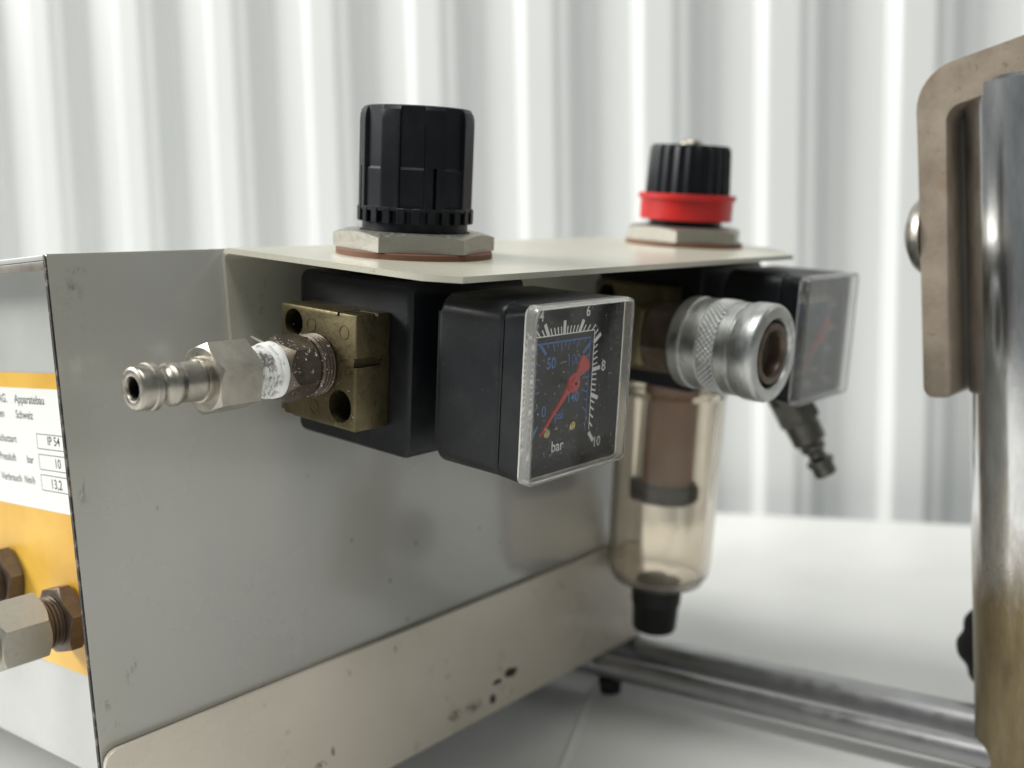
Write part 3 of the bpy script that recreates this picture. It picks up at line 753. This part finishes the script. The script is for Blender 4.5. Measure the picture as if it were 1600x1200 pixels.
# knurled band: crossed ridges cut in the metal
lev = [(84.0 + 5.6*i/36, RQ) for i in range(37)]
def knurl(i, th, r):
    h = lev[i][0]; p = 2*math.pi/1.7
    s1 = abs(math.sin((th*RQ + (h-84)*1.0)*p/2)); s2 = abs(math.sin((th*RQ - (h-84)*1.0)*p/2))
    e_ = min(1, min(i, 36-i)/2)
    return RQ - .75 + .75*min(1, 1.3*min(s1, s2))*e_
cz(lev, 'zinc', 'knurled_band', knurl, 512, sharp=180)
cz([(89.65, RQ-.9), (90.0, RQ-.35), (93.4, RQ-.3), (93.7, RQ-.75), (94.1, RQ-.75), (94.4, RQ-.2), (95.8, RQ+.25), (98.6, RQ+.3), (100.8, RQ+.25), (101.6, RQ-.2), (102.0, RQ-1.0), (102.0, 10.4), (101.0, 9.7), (99, 9.7), (96, 9.7)], 'zinc', 'front_sleeve', c0=True, c1=True)
cz([(97.5, 9.0), (101.0, 9.0), (101.6, 8.7), (101.8, 8.0), (101.8, 7.2), (101.2, 6.6), (100.2, 6.3), (88.2, 6.2)], 'brown_nut', 'inner_ring', c0=True, c1=False)
cz([(88.0, 6.1), (89.0, 6.1)], 'rubber', 'bore', n=40)
part('rear_hex', hexnut((66.0, QY, QZ), (1, 0, 0), 0, 10.7, 11.0, R_(10), 1.0), 'brown_nut', qc)
part('elbow', box(46.5, 66.0, QY-8.5, QY+8.5, QZ-9.0, QZ+9.0, 1.8, 3), 'brass_old', qc)
part('elbow_stub', hexnut((AX2[0]+16.5, QY+8.4, QZ), (0, 1, 0), 0, 183.4-QY-8.5, 9.0, 0.0, .8), 'brass_old', qc)

# far plug nipple, hanging from the far outlet
n2 = thing('plug_nipple', 'dark blurred hose plug hanging down behind the far gauge', 'hose plug', (70, 237.3, -46), 'reg', group='hose plug nipples')
dv = Vector((.50, .16, -.86)).normalized(); st = Vector((70.5, 240.5, -49.5))
tip = st + dv*36
part('plug_tip', lathe(tip, -dv, [(6, 2.0), (.4, 2.1), (0, 2.6), (0, 3.6), (.6, 4.1), (4.4, 4.3), (4.8, 5.0), (6.2, 5.1), (6.9, 4.2), (7.6, 3.2), (9.2, 3.2), (10.4, 4.4), (11.6, 4.7), (12.6, 4.4), (13.2, 5.4), (14.0, 6.2), (22, 6.4)], 40), 'bronze_far', n2)
part('hex_body', hexnut(tip - dv*21.5, -dv, 0, 9.5, 8.2, .3, 1.0), 'bronze_far', n2)
part('elbow_collar', lathe(tip - dv*31, -dv, [(0, 7.4), (2.5, 7.6), (5.0, 6.8), (9, 6.8)], 40), 'bronze_far', n2)
part('outlet_stub', lathe((58, 237.35, -36), (Vector((66.5, 243.5, -43.5)) - Vector((58, 237.35, -36))).normalized(), [(0, 6.5), (12.6, 6.8)], 32), 'bronze_far', n2)

# ------------------------------------------------------------------ frame: chrome rail, post, foot
fr = thing('support_stand', 'two chrome rods running from the cabinet to a thick upright post', 'stand', (60, 214, -174.3))
part('front_rod', lathe((-150, 203.0, -164.6), (1, 0, 0), [(0, 3.9), (.3, 4.3), (296, 4.3)], 40), 'chrome', fr)
part('rear_rod', lathe((-150, 227.6, -167.3), (1, 0, 0), [(0, 6.6), (.3, 6.9), (296, 6.9)], 56), 'chrome', fr)
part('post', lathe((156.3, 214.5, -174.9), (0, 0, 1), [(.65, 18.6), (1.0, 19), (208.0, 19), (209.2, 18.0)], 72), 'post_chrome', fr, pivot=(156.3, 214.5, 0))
part('foot', lathe((4.5, 203.2, -168.95), (0, 0, -1), [(0, 4.4), (1.8, 4.6), (2.2, 4.2), (4.9, 4.1), (5.3, 3.8)], 32), 'rubber', fr)
part('foot', lathe((-140.0, 203.2, -168.95), (0, 0, -1), [(0, 4.4), (1.8, 4.6), (2.2, 4.2), (4.9, 4.1), (5.3, 3.8)], 32), 'rubber', fr)
# strap over the post
sp_ = thing('strap_clamp', 'worn beige steel strap bent over the chrome post at right', 'clamp', (161, 214, -56))
X0, X1_, TH, ZT, ZBm = 128.4, 196.0, 8.0, 45.0, -55.5
def ush():
    ro, k = 13.0, .20
    def arc(cx, cz, r, a0, a1, n=8): return [(cx + r*math.cos(R_(a0+(a1-a0)*i/n)), cz + r*math.sin(R_(a0+(a1-a0)*i/n))) for i in range(n+1)]
    out = arc(X0+3, ZBm+3, 3, 270, 180, 4) + arc(X0+ro, 27.5, ro, 180, 101)
    xe, ze = out[-1]
    out += [(196, ze+(196-xe)*k), (196, ze+(196-xe)*k-9.5)]
    inn = arc(X0+8.2+5.0, 23.5, 5.0, 101, 180)
    xi, zi = inn[0]
    out[-1] = (196, zi+(196-xi)*k)
    return out + inn + arc(X0+8.2-2, ZBm+2, 2, 0, -90, 3)
part('strap', prism(ush(), 198, 229, 'xz', .8, 2), 'strap_paint', sp_)
part('bolt_head', lathe((X0, 209, -8.0), (-1, 0, 0), [(0, 12.4), (1.6, 12.2), (4.2, 10.0), (6.2, 6.0), (7.0, 2.0), (7.1, .4)], 40), 'steel_dull', sp_)
# star knob on the back of the post
sk = thing('star_knob', 'black lobed clamping knob half hidden behind the chrome post', 'knob', (146, 233, -147))
part('grip', lathe((139.8, 239.0, -145.5), (0, 1, 0), [(0, 14), (1.2, 16.6), (2.5, 17.4), (10.5, 17.4), (12, 16.6), (13, 13)], 144, rf=lambda i, th, r: r - 1.5*(.5-.5*math.cos(8*th+.6))**2), 'rubber', sk)
part('stud', lathe((146.0, 229.5, -145.5), (0, 1, 0), [(0, 5), (9.6, 5)], 24), 'steel_dull', sk)
